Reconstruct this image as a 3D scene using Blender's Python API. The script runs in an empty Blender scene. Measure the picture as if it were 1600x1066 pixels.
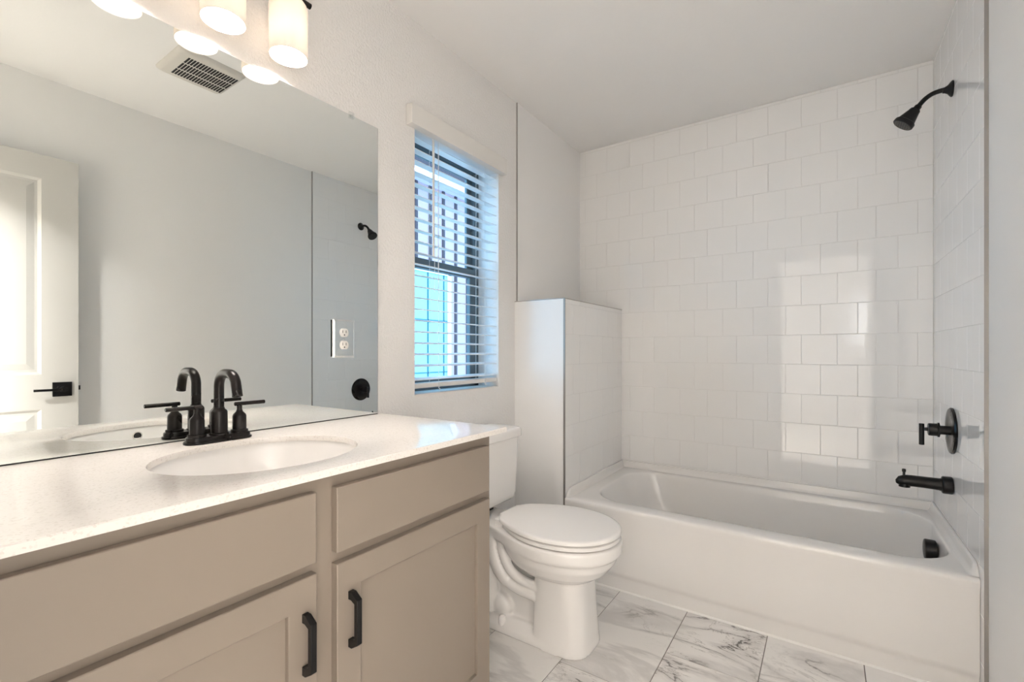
import bpy, bmesh, math, random
from mathutils import Vector, Matrix
random.seed(7)
scene = bpy.context.scene
COL = scene.collection

# ------------------------------------------------------------------ camera
cam_data = bpy.data.cameras.new('camera')
cam_data.sensor_width = 36.0
cam_data.lens = 725.49 * 36.0 / 1600.0
cam_data.shift_y = 16.65 / 1600.0
cam_data.clip_start = 0.02
cam = bpy.data.objects.new('camera', cam_data)
COL.objects.link(cam)
cam.location = (1.3726, 0.0, 1.108)
cam.rotation_euler = (math.pi / 2, 0, math.radians(34.0542))
scene.camera = cam

# ------------------------------------------------------------------ world, exposure, daylight
world = bpy.data.worlds.new('daylight_sky')
scene.world = world
world.use_nodes = True
_bg = world.node_tree.nodes['Background']
_bg.inputs['Color'].default_value = (0.36, 0.68, 1.0, 1)
_bg.inputs['Strength'].default_value = 2.7
scene.view_settings.view_transform = 'Standard'
scene.view_settings.look = 'None'
scene.view_settings.gamma = 1.0
scene.view_settings.exposure = 1.14
scene.cycles.use_denoising = True
scene.cycles.max_bounces = 10
scene.cycles.diffuse_bounces = 6
scene.cycles.glossy_bounces = 6
scene.cycles.sample_clamp_indirect = 6.0


def area_light(name, loc, rot, sx, sy, energy, color):
    d = bpy.data.lights.new(name, 'AREA')
    d.shape = 'RECTANGLE'
    d.size, d.size_y = sx, sy
    d.energy = energy
    d.color = color
    o = bpy.data.objects.new(name, d)
    COL.objects.link(o)
    o.location = loc
    o.rotation_euler = rot
    return o


sun_data = bpy.data.lights.new('sun', 'SUN')
sun_data.energy = 0.75
sun_data.angle = 0.01
sun_data.color = (1.0, 0.93, 0.86)
sun = bpy.data.objects.new('sun', sun_data)
COL.objects.link(sun)
sun.rotation_euler = Vector((-0.62, 0.30, -0.72)).to_track_quat('-Z', 'Y').to_euler()

# daylight entering the bedroom behind the open bathroom door, and two unseen fill lights added there
area_light('bedroom_window_daylight', (1.84, -3.40, 1.62), (math.pi / 2, 0, math.pi), 0.26, 0.75, 3.0, (0.85, 0.92, 1.0))
area_light('bedroom_fill_light', (0.30, -0.75, 2.41), (0, 0, 0), 0.45, 0.45, 160, (1.0, 0.965, 0.935))  # added fill, out of view: lifts the bathroom evenly by bounce off the bedroom
area_light('bedroom_side_fill_light', (2.5, -1.9, 2.41), (0, 0, 0), 0.35, 0.35, 15, (1.0, 0.94, 0.88))  # second added fill, out of view: brightens toilet and low wall through the doorway
BULB_STRENGTH = 180.0
BULB_COLOR = (1.0, 0.915, 0.85)

# ------------------------------------------------------------------ materials
MATS = {}


def nodes_of(m):
    return m.node_tree.nodes, m.node_tree.links


def mat(name, color, rough=0.5, metal=0.0, spec=0.5, coat=0.0, bump=None):
    if name in MATS:
        return MATS[name]
    m = bpy.data.materials.new(name)
    m.use_nodes = True
    N, L = nodes_of(m)
    b = N['Principled BSDF']
    b.inputs['Base Color'].default_value = (*color, 1)
    b.inputs['Roughness'].default_value = rough
    b.inputs['Metallic'].default_value = metal
    b.inputs['Specular IOR Level'].default_value = spec
    b.inputs['Coat Weight'].default_value = coat
    b.inputs['Coat Roughness'].default_value = 0.05
    # slight procedural variation in gloss so that nothing is perfectly uniform
    tc = N.new('ShaderNodeTexCoord')
    n = N.new('ShaderNodeTexNoise')
    n.inputs['Scale'].default_value = 14.0
    n.inputs['Detail'].default_value = 3.0
    L.new(tc.outputs['Object'], n.inputs['Vector'])
    r = N.new('ShaderNodeMapRange')
    r.inputs['To Min'].default_value = max(0.0, rough * 0.9)
    r.inputs['To Max'].default_value = min(1.0, rough * 1.1)
    L.new(n.outputs['Fac'], r.inputs['Value'])
    L.new(r.outputs['Result'], b.inputs['Roughness'])
    if bump:
        scale, strength, dist, detail = bump
        n2 = N.new('ShaderNodeTexNoise')
        n2.inputs['Scale'].default_value = scale
        n2.inputs['Detail'].default_value = detail
        n2.inputs['Roughness'].default_value = 0.55
        L.new(tc.outputs['Object'], n2.inputs['Vector'])
        bp = N.new('ShaderNodeBump')
        bp.inputs['Strength'].default_value = strength
        bp.inputs['Distance'].default_value = dist
        L.new(n2.outputs['Fac'], bp.inputs['Height'])
        L.new(bp.outputs['Normal'], b.inputs['Normal'])
    MATS[name] = m
    return m


WALL = mat('orange_peel_wall_paint', (0.83, 0.815, 0.80), 0.55, spec=0.35, bump=(105, 0.9, 0.004, 2.5))
SMOOTHWALL = mat('smooth_wall_paint', (0.87, 0.86, 0.845), 0.5, spec=0.35, bump=(110, 0.10, 0.002, 2.0))
CEIL = mat('ceiling_paint', (0.88, 0.865, 0.85), 0.7, spec=0.2, bump=(60, 0.12, 0.003, 2.0))
WHITE_TRIM = mat('white_trim_paint', (0.78, 0.76, 0.73), 0.35)
TILE = mat('glossy_white_tile', (0.88, 0.87, 0.86), 0.035, spec=0.5, bump=(9, 0.05, 0.004, 1.0))
GROUT = mat('light_grey_grout', (0.78, 0.765, 0.75), 0.8, spec=0.2)
PANEL = mat('satin_white_panel', (0.87, 0.86, 0.85), 0.22)
METAL = mat('brushed_nickel_edge', (0.42, 0.40, 0.38), 0.3, metal=0.8)
BLACK = mat('matte_black_metal', (0.0045, 0.0042, 0.0045), 0.36, spec=0.35)
BRONZE = mat('oil_rubbed_black_metal', (0.008, 0.006, 0.0055), 0.28, spec=0.30)
PORC = mat('glazed_white_porcelain', (0.85, 0.83, 0.81), 0.08, spec=0.5)
ACRYL = mat('white_enamel', (0.84, 0.82, 0.80), 0.12, spec=0.5)
SEATP = mat('white_seat_plastic', (0.88, 0.86, 0.84), 0.2)
CAB = mat('taupe_cabinet_paint', (0.275, 0.230, 0.191), 0.38, spec=0.4)
CABIN = mat('cabinet_interior_wood', (0.45, 0.35, 0.24), 0.6)
SLAT = mat('white_blind_slat', (0.80, 0.80, 0.80), 0.35)
DARKFRAME = mat('dark_bronze_window_frame', (0.10, 0.13, 0.145), 0.4)
CORD = mat('white_cord', (0.75, 0.75, 0.75), 0.7)
DOORW = mat('white_door_paint', (0.57, 0.558, 0.53), 0.4)
PLASTIC = mat('white_plastic', (0.80, 0.78, 0.74), 0.35)
DARK = mat('dark_recess', (0.01, 0.01, 0.01), 0.8)
CHROME = mat('chrome', (0.75, 0.74, 0.72), 0.12, metal=1.0)
CARPET = mat('pale_carpet', (0.66, 0.63, 0.58), 0.95, spec=0.1, bump=(300, 0.5, 0.004, 2.0))
LAV = mat('lavender_siding', (0.40, 0.25, 0.26), 0.7)
LAVD = mat('dark_purple_siding_gap', (0.05, 0.025, 0.03), 0.7)
EXTW = mat('white_exterior_trim', (0.8, 0.8, 0.8), 0.6)
FENCE = mat('outdoor_concrete', (0.45, 0.44, 0.42), 0.9)


def mirror_mat():
    m = mat('silvered_mirror_glass', (0.86, 0.885, 0.865), 0.0, metal=1.0)
    N, L = nodes_of(m)
    b = N['Principled BSDF']
    for l in list(b.inputs['Roughness'].links):
        L.remove(l)
    b.inputs['Roughness'].default_value = 0.0
    return m


MIRROR = mirror_mat()


def quartz_mat():
    m = mat('white_quartz', (0.82, 0.78, 0.74), 0.13)
    N, L = nodes_of(m)
    b = N['Principled BSDF']
    tc = N.new('ShaderNodeTexCoord')
    v = N.new('ShaderNodeTexVoronoi')
    v.inputs['Scale'].default_value = 330
    L.new(tc.outputs['Object'], v.inputs['Vector'])
    sep = N.new('ShaderNodeSeparateColor')
    L.new(v.outputs['Color'], sep.inputs['Color'])
    r = N.new('ShaderNodeValToRGB')
    e = r.color_ramp.elements
    e[0].position, e[0].color = 0.0, (0.72, 0.675, 0.63, 1)
    e[1].position, e[1].color = 0.22, (0.83, 0.79, 0.75, 1)
    L.new(sep.outputs['Red'], r.inputs['Fac'])
    L.new(r.outputs['Color'], b.inputs['Base Color'])
    return m


QUARTZ = quartz_mat()


def marble_mat():
    m = mat('white_veined_marble_tile', (0.8, 0.77, 0.74), 0.16)
    N, L = nodes_of(m)
    b = N['Principled BSDF']
    tc = N.new('ShaderNodeTexCoord')
    at = N.new('ShaderNodeAttribute')
    at.attribute_name = 'tile_offset'
    sc = N.new('ShaderNodeVectorMath')
    sc.operation = 'SCALE'
    sc.inputs['Scale'].default_value = 9.0
    L.new(at.outputs['Vector'], sc.inputs[0])
    add = N.new('ShaderNodeVectorMath')
    add.operation = 'ADD'
    L.new(tc.outputs['Object'], add.inputs[0])
    L.new(sc.outputs['Vector'], add.inputs[1])
    mp = N.new('ShaderNodeMapping')
    mp.inputs['Rotation'].default_value = (0, 0, math.radians(-28))
    mp.inputs['Scale'].default_value = (0.75, 2.1, 1)
    L.new(add.outputs['Vector'], mp.inputs['Vector'])

    def vein(scale, detail, distort, lo, hi, rough=0.55):
        n = N.new('ShaderNodeTexNoise')
        n.inputs['Scale'].default_value = scale
        n.inputs['Detail'].default_value = detail
        n.inputs['Roughness'].default_value = rough
        n.inputs['Distortion'].default_value = distort
        L.new(mp.outputs['Vector'], n.inputs['Vector'])
        s = N.new('ShaderNodeMath'); s.operation = 'SUBTRACT'
        s.inputs[1].default_value = 0.5
        L.new(n.outputs['Fac'], s.inputs[0])
        a = N.new('ShaderNodeMath'); a.operation = 'ABSOLUTE'
        L.new(s.outputs[0], a.inputs[0])
        r = N.new('ShaderNodeMapRange')
        r.interpolation_type = 'SMOOTHSTEP'
        r.inputs['From Min'].default_value = lo
        r.inputs['From Max'].default_value = hi
        r.inputs['To Min'].default_value = 1
        r.inputs['To Max'].default_value = 0
        L.new(a.outputs[0], r.inputs['Value'])
        return r.outputs['Result']

    thin = vein(2.0, 7, 0.6, 0.0, 0.010)
    soft = vein(2.0, 7, 0.6, 0.0, 0.075)
    hair = vein(3.3, 9, 1.0, 0.0, 0.012, 0.65)
    mask = N.new('ShaderNodeTexNoise')
    mask.inputs['Scale'].default_value = 3.0
    mask.inputs['Detail'].default_value = 2
    L.new(add.outputs['Vector'], mask.inputs['Vector'])
    mr = N.new('ShaderNodeMapRange')
    mr.inputs['From Min'].default_value = 0.42
    mr.inputs['From Max'].default_value = 0.66
    L.new(mask.outputs['Fac'], mr.inputs['Value'])

    def mul(a, k):
        x = N.new('ShaderNodeMath'); x.operation = 'MULTIPLY'
        L.new(a, x.inputs[0])
        if isinstance(k, float):
            x.inputs[1].default_value = k
        else:
            L.new(k, x.inputs[1])
        return x.outputs[0]

    def mixc(c1, c2, f):
        x = N.new('ShaderNodeMix'); x.data_type = 'RGBA'
        if isinstance(c1, tuple):
            x.inputs['A'].default_value = c1
        else:
            L.new(c1, x.inputs['A'])
        x.inputs['B'].default_value = c2
        L.new(f, x.inputs['Factor'])
        return x.outputs['Result']

    c = mixc((0.86, 0.84, 0.82, 1), (0.55, 0.53, 0.52, 1), mul(soft, 0.55))
    c = mixc(c, (0.30, 0.28, 0.27, 1), mul(hair, mul(mr.outputs['Result'], 0.75)))
    c = mixc(c, (0.10, 0.09, 0.085, 1), mul(thin, mul(mr.outputs['Result'], 0.95)))
    L.new(c, b.inputs['Base Color'])
    return m


MARBLE = marble_mat()


def emit_mat(name, color, strength):
    m = bpy.data.materials.new(name)
    m.use_nodes = True
    N, L = nodes_of(m)
    N.remove(N['Principled BSDF'])
    e = N.new('ShaderNodeEmission')
    e.inputs['Color'].default_value = (*color, 1)
    e.inputs['Strength'].default_value = strength
    L.new(e.outputs[0], N['Material Output'].inputs['Surface'])
    return m


BULB = emit_mat('glowing_bulb', BULB_COLOR, BULB_STRENGTH)


def shade_mat():
    m = bpy.data.materials.new('frosted_opal_glass')
    m.use_nodes = True
    N, L = nodes_of(m)
    b = N['Principled BSDF']
    b.inputs['Base Color'].default_value = (0.85, 0.80, 0.74, 1)
    b.inputs['Roughness'].default_value = 0.25
    t = N.new('ShaderNodeBsdfTranslucent')
    t.inputs['Color'].default_value = (0.92, 0.88, 0.82, 1)
    mx = N.new('ShaderNodeMixShader')
    mx.inputs[0].default_value = 0.19
    L.new(b.outputs[0], mx.inputs[1])
    L.new(t.outputs[0], mx.inputs[2])
    L.new(mx.outputs[0], N['Material Output'].inputs['Surface'])
    return m


SHADE = shade_mat()


def clear_mat(name, tint, gloss_rough=0.02):
    m = bpy.data.materials.new(name)
    m.use_nodes = True
    N, L = nodes_of(m)
    N.remove(N['Principled BSDF'])
    tr = N.new('ShaderNodeBsdfTransparent')
    tr.inputs['Color'].default_value = (*tint, 1)
    gl = N.new('ShaderNodeBsdfGlossy')
    gl.inputs['Roughness'].default_value = gloss_rough
    lw = N.new('ShaderNodeLayerWeight')
    lw.inputs['Blend'].default_value = 0.5
    fr = N.new('ShaderNodeMath')
    fr.operation = 'POWER'
    fr.inputs[1].default_value = 5.0
    L.new(lw.outputs['Facing'], fr.inputs[0])
    mx = N.new('ShaderNodeMixShader')
    L.new(fr.outputs[0], mx.inputs[0])
    L.new(tr.outputs[0], mx.inputs[1])
    L.new(gl.outputs[0], mx.inputs[2])
    L.new(mx.outputs[0], N['Material Output'].inputs['Surface'])
    return m


GLASS = clear_mat('window_glass', (0.90, 0.97, 1.0))
CLEARP = clear_mat('clear_plastic', (0.96, 0.97, 0.97), 0.15)
TEAL = mat('teal_house_window_glass', (0.24, 0.36, 0.33), 0.1, spec=0.7)


# ------------------------------------------------------------------ object helpers
def thing(name, label, cat, loc=(0, 0, 0), group=None):
    o = bpy.data.objects.new(name, None)
    o.empty_display_size = 0.05
    COL.objects.link(o)
    o.location = loc
    o['label'] = label
    o['category'] = cat
    if group:
        o['group'] = group
    return o


def world_origin(o):
    v = Vector((0, 0, 0))
    while o is not None:
        v += Vector(o.location)
        o = o.parent
    return v


def part(name, bm, m, parent=None, smooth=None, bevel=0.0, segs=2, label=None, loc=None):
    """Link the bmesh (built in world coordinates) as one mesh object; smooth = auto-smooth angle in degrees."""
    org = world_origin(parent) if parent is not None else Vector(loc or (0, 0, 0))
    bmesh.ops.translate(bm, verts=bm.verts, vec=-org)
    bmesh.ops.recalc_face_normals(bm, faces=bm.faces) if smooth != 'keep' else None
    me = bpy.data.meshes.new(name)
    bm.to_mesh(me)
    bm.free()
    ms = m if isinstance(m, (list, tuple)) else [m]
    for x in ms:
        me.materials.append(x)
    o = bpy.data.objects.new(name, me)
    COL.objects.link(o)
    if parent is not None:
        o.parent = parent
    else:
        o.location = org
    if bevel > 0:
        b = o.modifiers.new('bevel', 'BEVEL')
        b.width = bevel
        b.segments = segs
        b.limit_method = 'ANGLE'
        b.angle_limit = math.radians(30)
        b.harden_normals = False
    if smooth == 'keep':
        smooth = 35
    if smooth is None and bevel > 0:
        smooth = 35
    if smooth:
        for p in me.polygons:
            p.use_smooth = True
        try:
            me.set_sharp_from_angle(angle=math.radians(smooth))
        except Exception:
            pass
    if label:
        o['label'] = label
    return o


def tag(o, label, cat, group=None):
    o['label'] = label
    o['category'] = cat
    if group:
        o['group'] = group
    return o


def structure(o, label=None):
    o['kind'] = 'structure'
    if label:
        o['label'] = label
    return o


def box(bm, x0, x1, y0, y1, z0, z1):
    v = [bm.verts.new(p) for p in ((x0, y0, z0), (x1, y0, z0), (x1, y1, z0), (x0, y1, z0),
                                   (x0, y0, z1), (x1, y0, z1), (x1, y1, z1), (x0, y1, z1))]
    for f in ((0, 3, 2, 1), (4, 5, 6, 7), (0, 1, 5, 4), (1, 2, 6, 5), (2, 3, 7, 6), (3, 0, 4, 7)):
        bm.faces.new([v[i] for i in f])
    return v


def boxes(*bs):
    bm = bmesh.new()
    for b in bs:
        box(bm, *b)
    return bm


def loft(bm, loops, cap0=True, cap1=True, closed=True):
    rings = [[bm.verts.new(p) for p in lp] for lp in loops]
    n = len(rings[0])
    rng = n if closed else n - 1
    for a, b in zip(rings, rings[1:]):
        for i in range(rng):
            j = (i + 1) % n
            bm.faces.new((a[i], a[j], b[j], b[i]))
    if cap0:
        bm.faces.new(list(reversed(rings[0])))
    if cap1:
        bm.faces.new(rings[-1])
    return rings


def lathe(bm, prof, center=(0, 0, 0), axis='Z', n=32, cap0=True, cap1=True):
    """prof: (radius, height) pairs along the axis."""
    c = Vector(center)
    loops = []
    for r, h in prof:
        lp = []
        for i in range(n):
            a = 2 * math.pi * i / n
            u, v = r * math.cos(a), r * math.sin(a)
            p = {'Z': (u, v, h), 'X': (h, u, v), 'Y': (v, h, u)}[axis]
            lp.append(c + Vector(p))
        loops.append(lp)
    return loft(bm, loops, cap0, cap1)


def tube(bm, pts, r, n=14, caps=True):
    pts = [Vector(p) for p in pts]
    rad = r if isinstance(r, (list, tuple)) else [r] * len(pts)
    loops = []
    t0 = (pts[1] - pts[0]).normalized()
    up = Vector((0, 0, 1)) if abs(t0.z) < 0.9 else Vector((0, 1, 0))
    nrm = t0.cross(up).normalized()
    for i, p in enumerate(pts):
        if i == 0:
            t = t0
        elif i == len(pts) - 1:
            t = (pts[-1] - pts[-2]).normalized()
        else:
            t = ((pts[i + 1] - p).normalized() + (p - pts[i - 1]).normalized()).normalized()
        nrm = (nrm - t * nrm.dot(t)).normalized()
        b = t.cross(nrm)
        loops.append([p + (nrm * math.cos(2 * math.pi * k / n) + b * math.sin(2 * math.pi * k / n)) * rad[i] for k in range(n)])
    return loft(bm, loops, caps, caps)


def spline(pts, n=24):
    """Catmull-Rom through the points."""
    P = [Vector(p) for p in pts]
    P = [P[0] * 2 - P[1]] + P + [P[-1] * 2 - P[-2]]
    out = []
    m = len(P) - 3
    for i in range(m):
        a, b, c, d = P[i:i + 4]
        k = max(2, n // m)
        for j in range(k):
            t = j / k
            out.append(0.5 * ((2 * b) + (c - a) * t + (2 * a - 5 * b + 4 * c - d) * t * t + (3 * b - a - 3 * c + d) * t ** 3))
    out.append(P[-2])
    return out


def rrect(x0, x1, y0, y1, z, r, nc=8, ns=8):
    """Rounded rectangle loop, counter-clockwise, the same point count for every call with the same nc, ns."""
    pts = []
    cs = [((x1 - r, y0 + r), -90), ((x1 - r, y1 - r), 0), ((x0 + r, y1 - r), 90), ((x0 + r, y0 + r), 180)]
    arcs = []
    for (cx, cy), a0 in cs:
        arcs.append([(cx + r * math.cos(math.radians(a0 + 90 * k / nc)), cy + r * math.sin(math.radians(a0 + 90 * k / nc))) for k in range(nc + 1)])
    for i in range(4):
        pts += arcs[i]
        a, b = arcs[i][-1], arcs[(i + 1) % 4][0]
        for k in range(1, ns):
            t = k / ns
            pts.append((a[0] + (b[0] - a[0]) * t, a[1] + (b[1] - a[1]) * t))
    return [Vector((p[0], p[1], z)) for p in pts]


def prism(bm, poly, axis, a, b):
    """poly: 2-D points; extruded along the axis from a to b."""
    def P(u, v, h):
        return {'X': (h, u, v), 'Y': (u, h, v), 'Z': (u, v, h)}[axis]
    loft(bm, [[Vector(P(u, v, a)) for u, v in poly], [Vector(P(u, v, b)) for u, v in poly]])


# ------------------------------------------------------------------ dimensions
XR = 1.79            # painted right wall
XT = 1.78            # face of the right wall tiles
YB = 2.833           # face of the back wall tiles
ZC = 2.44
YN = -0.02           # inner face of the near wall (the camera stands in its doorway)
PW, PY, PZ = 0.2995, 2.057, 1.3747      # low wall beside the bathtub
WY0, WY1, WZ0, WZ1 = 1.3307, 1.909, 0.930, 2.055   # window opening
DX0, DX1, DZ = 0.985, 1.705, 2.05        # doorway in the near wall
ROW, TW = 0.1535, 0.1527                 # tile pitch

# ------------------------------------------------------------------ setting
structure(part('wall_left', boxes(
    (-0.17, 0, YN, WY0, 0, ZC), (-0.17, 0, WY1, YB + 0.15, 0, ZC),
    (-0.17, 0, WY0, WY1, 0, WZ0), (-0.17, 0, WY0, WY1, WZ1, ZC)), WALL))
structure(part('wall_back', boxes((-0.17, XR + 0.12, YB + 0.0012, YB + 0.15, 0, ZC)), GROUT))
structure(part('wall_right', boxes((XR, XR + 0.12, -0.14, YB + 0.0095, 0, ZC)), SMOOTHWALL))
structure(part('wall_near', boxes((-0.17, DX0, -0.14, YN, 0, ZC), (DX1, XR, -0.14, YN, 0, ZC), (DX0, DX1, -0.14, YN, DZ, ZC)), SMOOTHWALL))
structure(part('ceiling', boxes((-0.17, XR + 0.12, -0.14, YB + 0.15, ZC, ZC + 0.12)), CEIL))


def tile_field(bm, x0, x1, z0, z1, place, phase_even, phase_odd, zbase, g=0.0009, e=0.0018):
    """Bevelled wall tiles in running bond; place(u, z, d) gives the world point, d outward from the wall."""
    dep = 0.0075
    rows = []
    k = math.floor((z0 - zbase) / ROW)
    while zbase + k * ROW < z1 - 0.004:
        rows.append(k)
        k += 1
    for k in rows:
        za, zb = max(z0, zbase + k * ROW) + g, min(z1, zbase + (k + 1) * ROW) - g
        if zb - za < 0.006:
            continue
        ph = phase_even if k % 2 == 0 else phase_odd
        c = math.floor((x0 - ph) / TW)
        while ph + c * TW < x1 - 0.004:
            ua, ub = max(x0, ph + c * TW) + g, min(x1, ph + (c + 1) * TW) - g
            c += 1
            if ub - ua < 0.006:
                continue
            tx, tz = random.gauss(0, 0.0012), random.gauss(0, 0.0012)
            uc, zc_ = (ua + ub) / 2, (za + zb) / 2
            def d(u, z, base):
                return base + (u - uc) * tx + (z - zc_) * tz
            lp = []
            for inset, base in ((0, 0), (0, dep - 0.0009), (e * 0.4, dep - 0.0003), (e, dep)):
                q = [(ua + inset, za + inset), (ub - inset, za + inset), (ub - inset, zb - inset), (ua + inset, zb - inset)]
                lp.append([Vector(place(u, z, d(u, z, base) if base else -0.001)) for u, z in q])
            loft(bm, lp, cap0=False, cap1=True)


ZB0 = 0.428
bm = bmesh.new()
tile_field(bm, 0.0, XT, 0.0, ZC, lambda u, z, d: (u, YB + 0.0075 - d, z), 0.504, 0.5862, ZB0 - 10 * ROW)
structure(part('wall_back_tile', bm, TILE, loc=(0.9, YB, 0)), 'glossy white square wall tiles in running bond behind the bathtub')
bm = bmesh.new()
tile_field(bm, 2.0175, YB, 0.0, ZC, lambda u, z, d: (XT + 0.0075 - d, u, z), 2.833 - 5 * TW, 2.833 - 5.5 * TW, ZB0 - 10 * ROW, 0.0005, 0.0011)
box(bm, XT + 0.0012, XR, 2.0175, YB + 0.002, 0, ZC)
structure(part('wall_right_tile', bm, TILE, loc=(XT, 2.4, 0)), 'glossy white square wall tiles around the shower fittings')
structure(part('trim_1', boxes((XT - 0.0005, XR, 2.0135, 2.0175, 0, ZC)), METAL), 'metal edge strip at the end of the shower tiles')
# left wall above the low wall
structure(part('wall_left_panel', boxes((0.0, 0.006, 2.075, YB + 0.006, PZ, ZC)), PANEL), 'smooth white panel above the low wall')
structure(part('trim_2', boxes((0.0, 0.0075, 2.0715, 2.075, PZ + 0.004, ZC)), METAL), 'upright metal edge strip above the low wall')
# the low wall between toilet and bathtub
structure(part('wall_pony', boxes((0.0, PW - 0.0012, PY, YB + 0.006, 0, PZ)), PANEL, bevel=0.001), 'low white wall between toilet and bathtub')
bm = bmesh.new()
tile_field(bm, PY + 0.004, YB, 0.0, PZ - 0.003, lambda u, z, d: (PW - 0.0075 + d, u, z), 2.833 - 5 * TW, 2.833 - 5.5 * TW, ZB0 - 10 * ROW, 0.0005, 0.0011)
structure(part('wall_pony_tile', bm, TILE, loc=(PW, 2.4, 0)), 'glossy white tiles on the tub side of the low wall')
structure(part('trim_3', boxes((PW - 0.009, PW + 0.001, PY - 0.001, PY + 0.0035, 0, PZ + 0.001)), METAL), 'upright metal corner strip of the low wall')
structure(part('trim_4', boxes((PW - 0.009, PW + 0.001, PY + 0.0035, YB, PZ - 0.003, PZ + 0.001)), METAL), 'metal strip along the top edge of the low wall, tub side')
structure(part('trim_5', boxes((0.0, PW - 0.009, PY - 0.001, PY + 0.004, PZ - 0.003, PZ + 0.001)), METAL), 'metal strip along the top front edge of the low wall')
# baseboards
structure(part('baseboard_right', boxes((XR - 0.014, XR, 0.75, 2.0, 0, 0.07)), WHITE_TRIM, bevel=0.003))
structure(part('baseboard_left', boxes((0, 0.014, 1.14, PY, 0, 0.07)), WHITE_TRIM, bevel=0.003))
structure(part('baseboard_back', boxes((0.014, PW - 0.02, PY - 0.012, PY, 0, 0.07)), WHITE_TRIM, bevel=0.003))

# floor: slab of grout and one mesh of marble tiles
bm = bmesh.new()
structure(part('floor_slab', boxes((-0.17, XR + 0.12, -0.14, YB + 0.15, -0.12, -0.0022)), mat('grey_floor_grout', (0.22, 0.20, 0.185), 0.9)), 'grey grout under the floor tiles')
bm = bmesh.new()
lay = bm.verts.layers.float_vector.new('tile_offset')
g = 0.0014
joints = {-2: 1.474, -1: 1.735, 0: 1.474, 1: 1.735, 2: 1.474, 3: 1.735, 4: 1.474}
rs = random.Random(21)
for c in range(-2, 5):
    xa, xb = 0.583 + 0.3005 * c, 0.583 + 0.3005 * (c + 1)
    xa, xb = max(xa, 0.0) + g, min(xb, XR) - g
    if xb - xa < 0.01:
        continue
    y = joints[c] - 3 * 0.61
    while y < YB:
        ya, yb = max(y, YN - 0.12) + g, min(y + 0.61, YB) - g
        off = Vector((rs.random(), rs.random(), rs.random()))
        y += 0.61
        if yb - ya < 0.02:
            continue
        n0 = len(bm.verts)
        e = 0.0012
        lp = [[Vector((u, v, z)) for u, v in ((xa + i, ya + i), (xb - i, ya + i), (xb - i, yb - i), (xa + i, yb - i))]
              for i, z in ((0, -0.004), (0, -0.0008), (e, 0.0))]
        loft(bm, lp, cap0=False)
        bm.verts.ensure_lookup_table()
        for v in bm.verts[n0:]:
            v[lay] = off
structure(part('floor', bm, MARBLE, smooth=30), 'white marble-look floor tiles with grey veins')

# bedroom behind the open door (lights this room through the doorway, reflected in the glossy tiles)
structure(part('bedroom_floor', boxes((-1.2, 3.4, -3.5, -0.14, -0.12, 0.0)), CARPET))
structure(part('bedroom_ceiling', boxes((-1.2, 3.4, -3.5, -0.14, ZC, ZC + 0.12)), CEIL))
structure(part('bedroom_wall', boxes((-1.3, -1.2, -3.6, -0.14, 0, ZC), (3.4, 3.5, -3.6, -0.14, 0, ZC),
                                     (-1.3, -0.17, -0.14, -0.02, 0, ZC), (XR + 0.12, 3.5, -0.14, -0.02, 0, ZC)), SMOOTHWALL))

structure(part('bedroom_far_wall', boxes((-1.2, 3.4, -3.6, -3.5, 0, ZC)), mat('reflection_dimming_tone', (0.66, 0.64, 0.61), 0.7)))  # unseen far wall, toned down to weaken its reflection in the back tiles

# ------------------------------------------------------------------ window_1
wf = thing('window_1', 'dark framed sash window behind the white blind', 'window')
del wf['category']
structure(wf)
wf.location = (-0.14, 1.62, WZ0)
fx0, fx1 = -0.165, -0.128
bw = 0.036
part('window_frame', boxes((fx0, fx1, WY0, WY1, WZ0, WZ0 + 0.03), (fx0, fx1, WY0, WY1, WZ1 - 0.035, WZ1),
                           (fx0, fx1, WY0, WY0 + bw, WZ0, WZ1), (fx0, fx1, WY1 - bw, WY1, WZ0, WZ1)), DARKFRAME, wf, bevel=0.002)
ZM = 1.505
lo0, lo1 = WY0 + bw, WY1 - bw
lower = part('sash', boxes((-0.150, -0.126, lo0, lo1, WZ0 + 0.028, WZ0 + 0.062), (-0.150, -0.126, lo0, lo1, ZM - 0.022, ZM + 0.022),
                           (-0.150, -0.126, lo0, lo0 + 0.036, WZ0 + 0.028, ZM), (-0.150, -0.126, lo1 - 0.036, lo1, WZ0 + 0.028, ZM)), DARKFRAME, wf, bevel=0.002)
part('pane', boxes((-0.141, -0.137, lo0 + 0.034, lo1 - 0.034, WZ0 + 0.06, ZM - 0.02)), GLASS, lower)
upper = part('sash', boxes((-0.168, -0.152, lo0, lo1, ZM - 0.02, ZM + 0.018), (-0.168, -0.152, lo0, lo1, WZ1 - 0.06, WZ1 - 0.03),
                           (-0.168, -0.152, lo0, lo0 + 0.03, ZM, WZ1 - 0.03), (-0.168, -0.152, lo1 - 0.03, lo1, ZM, WZ1 - 0.03)), DARKFRAME, wf, bevel=0.002)
part('pane', boxes((-0.162, -0.158, lo0 + 0.028, lo1 - 0.028, ZM + 0.015, WZ1 - 0.055)), GLASS, upper)
part('window_sill', boxes((-0.128, 0.0005, WY0 + 0.001, WY1 - 0.001, WZ0 - 0.004, WZ0 + 0.004)), WHITE_TRIM, wf, bevel=0.003)

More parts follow.
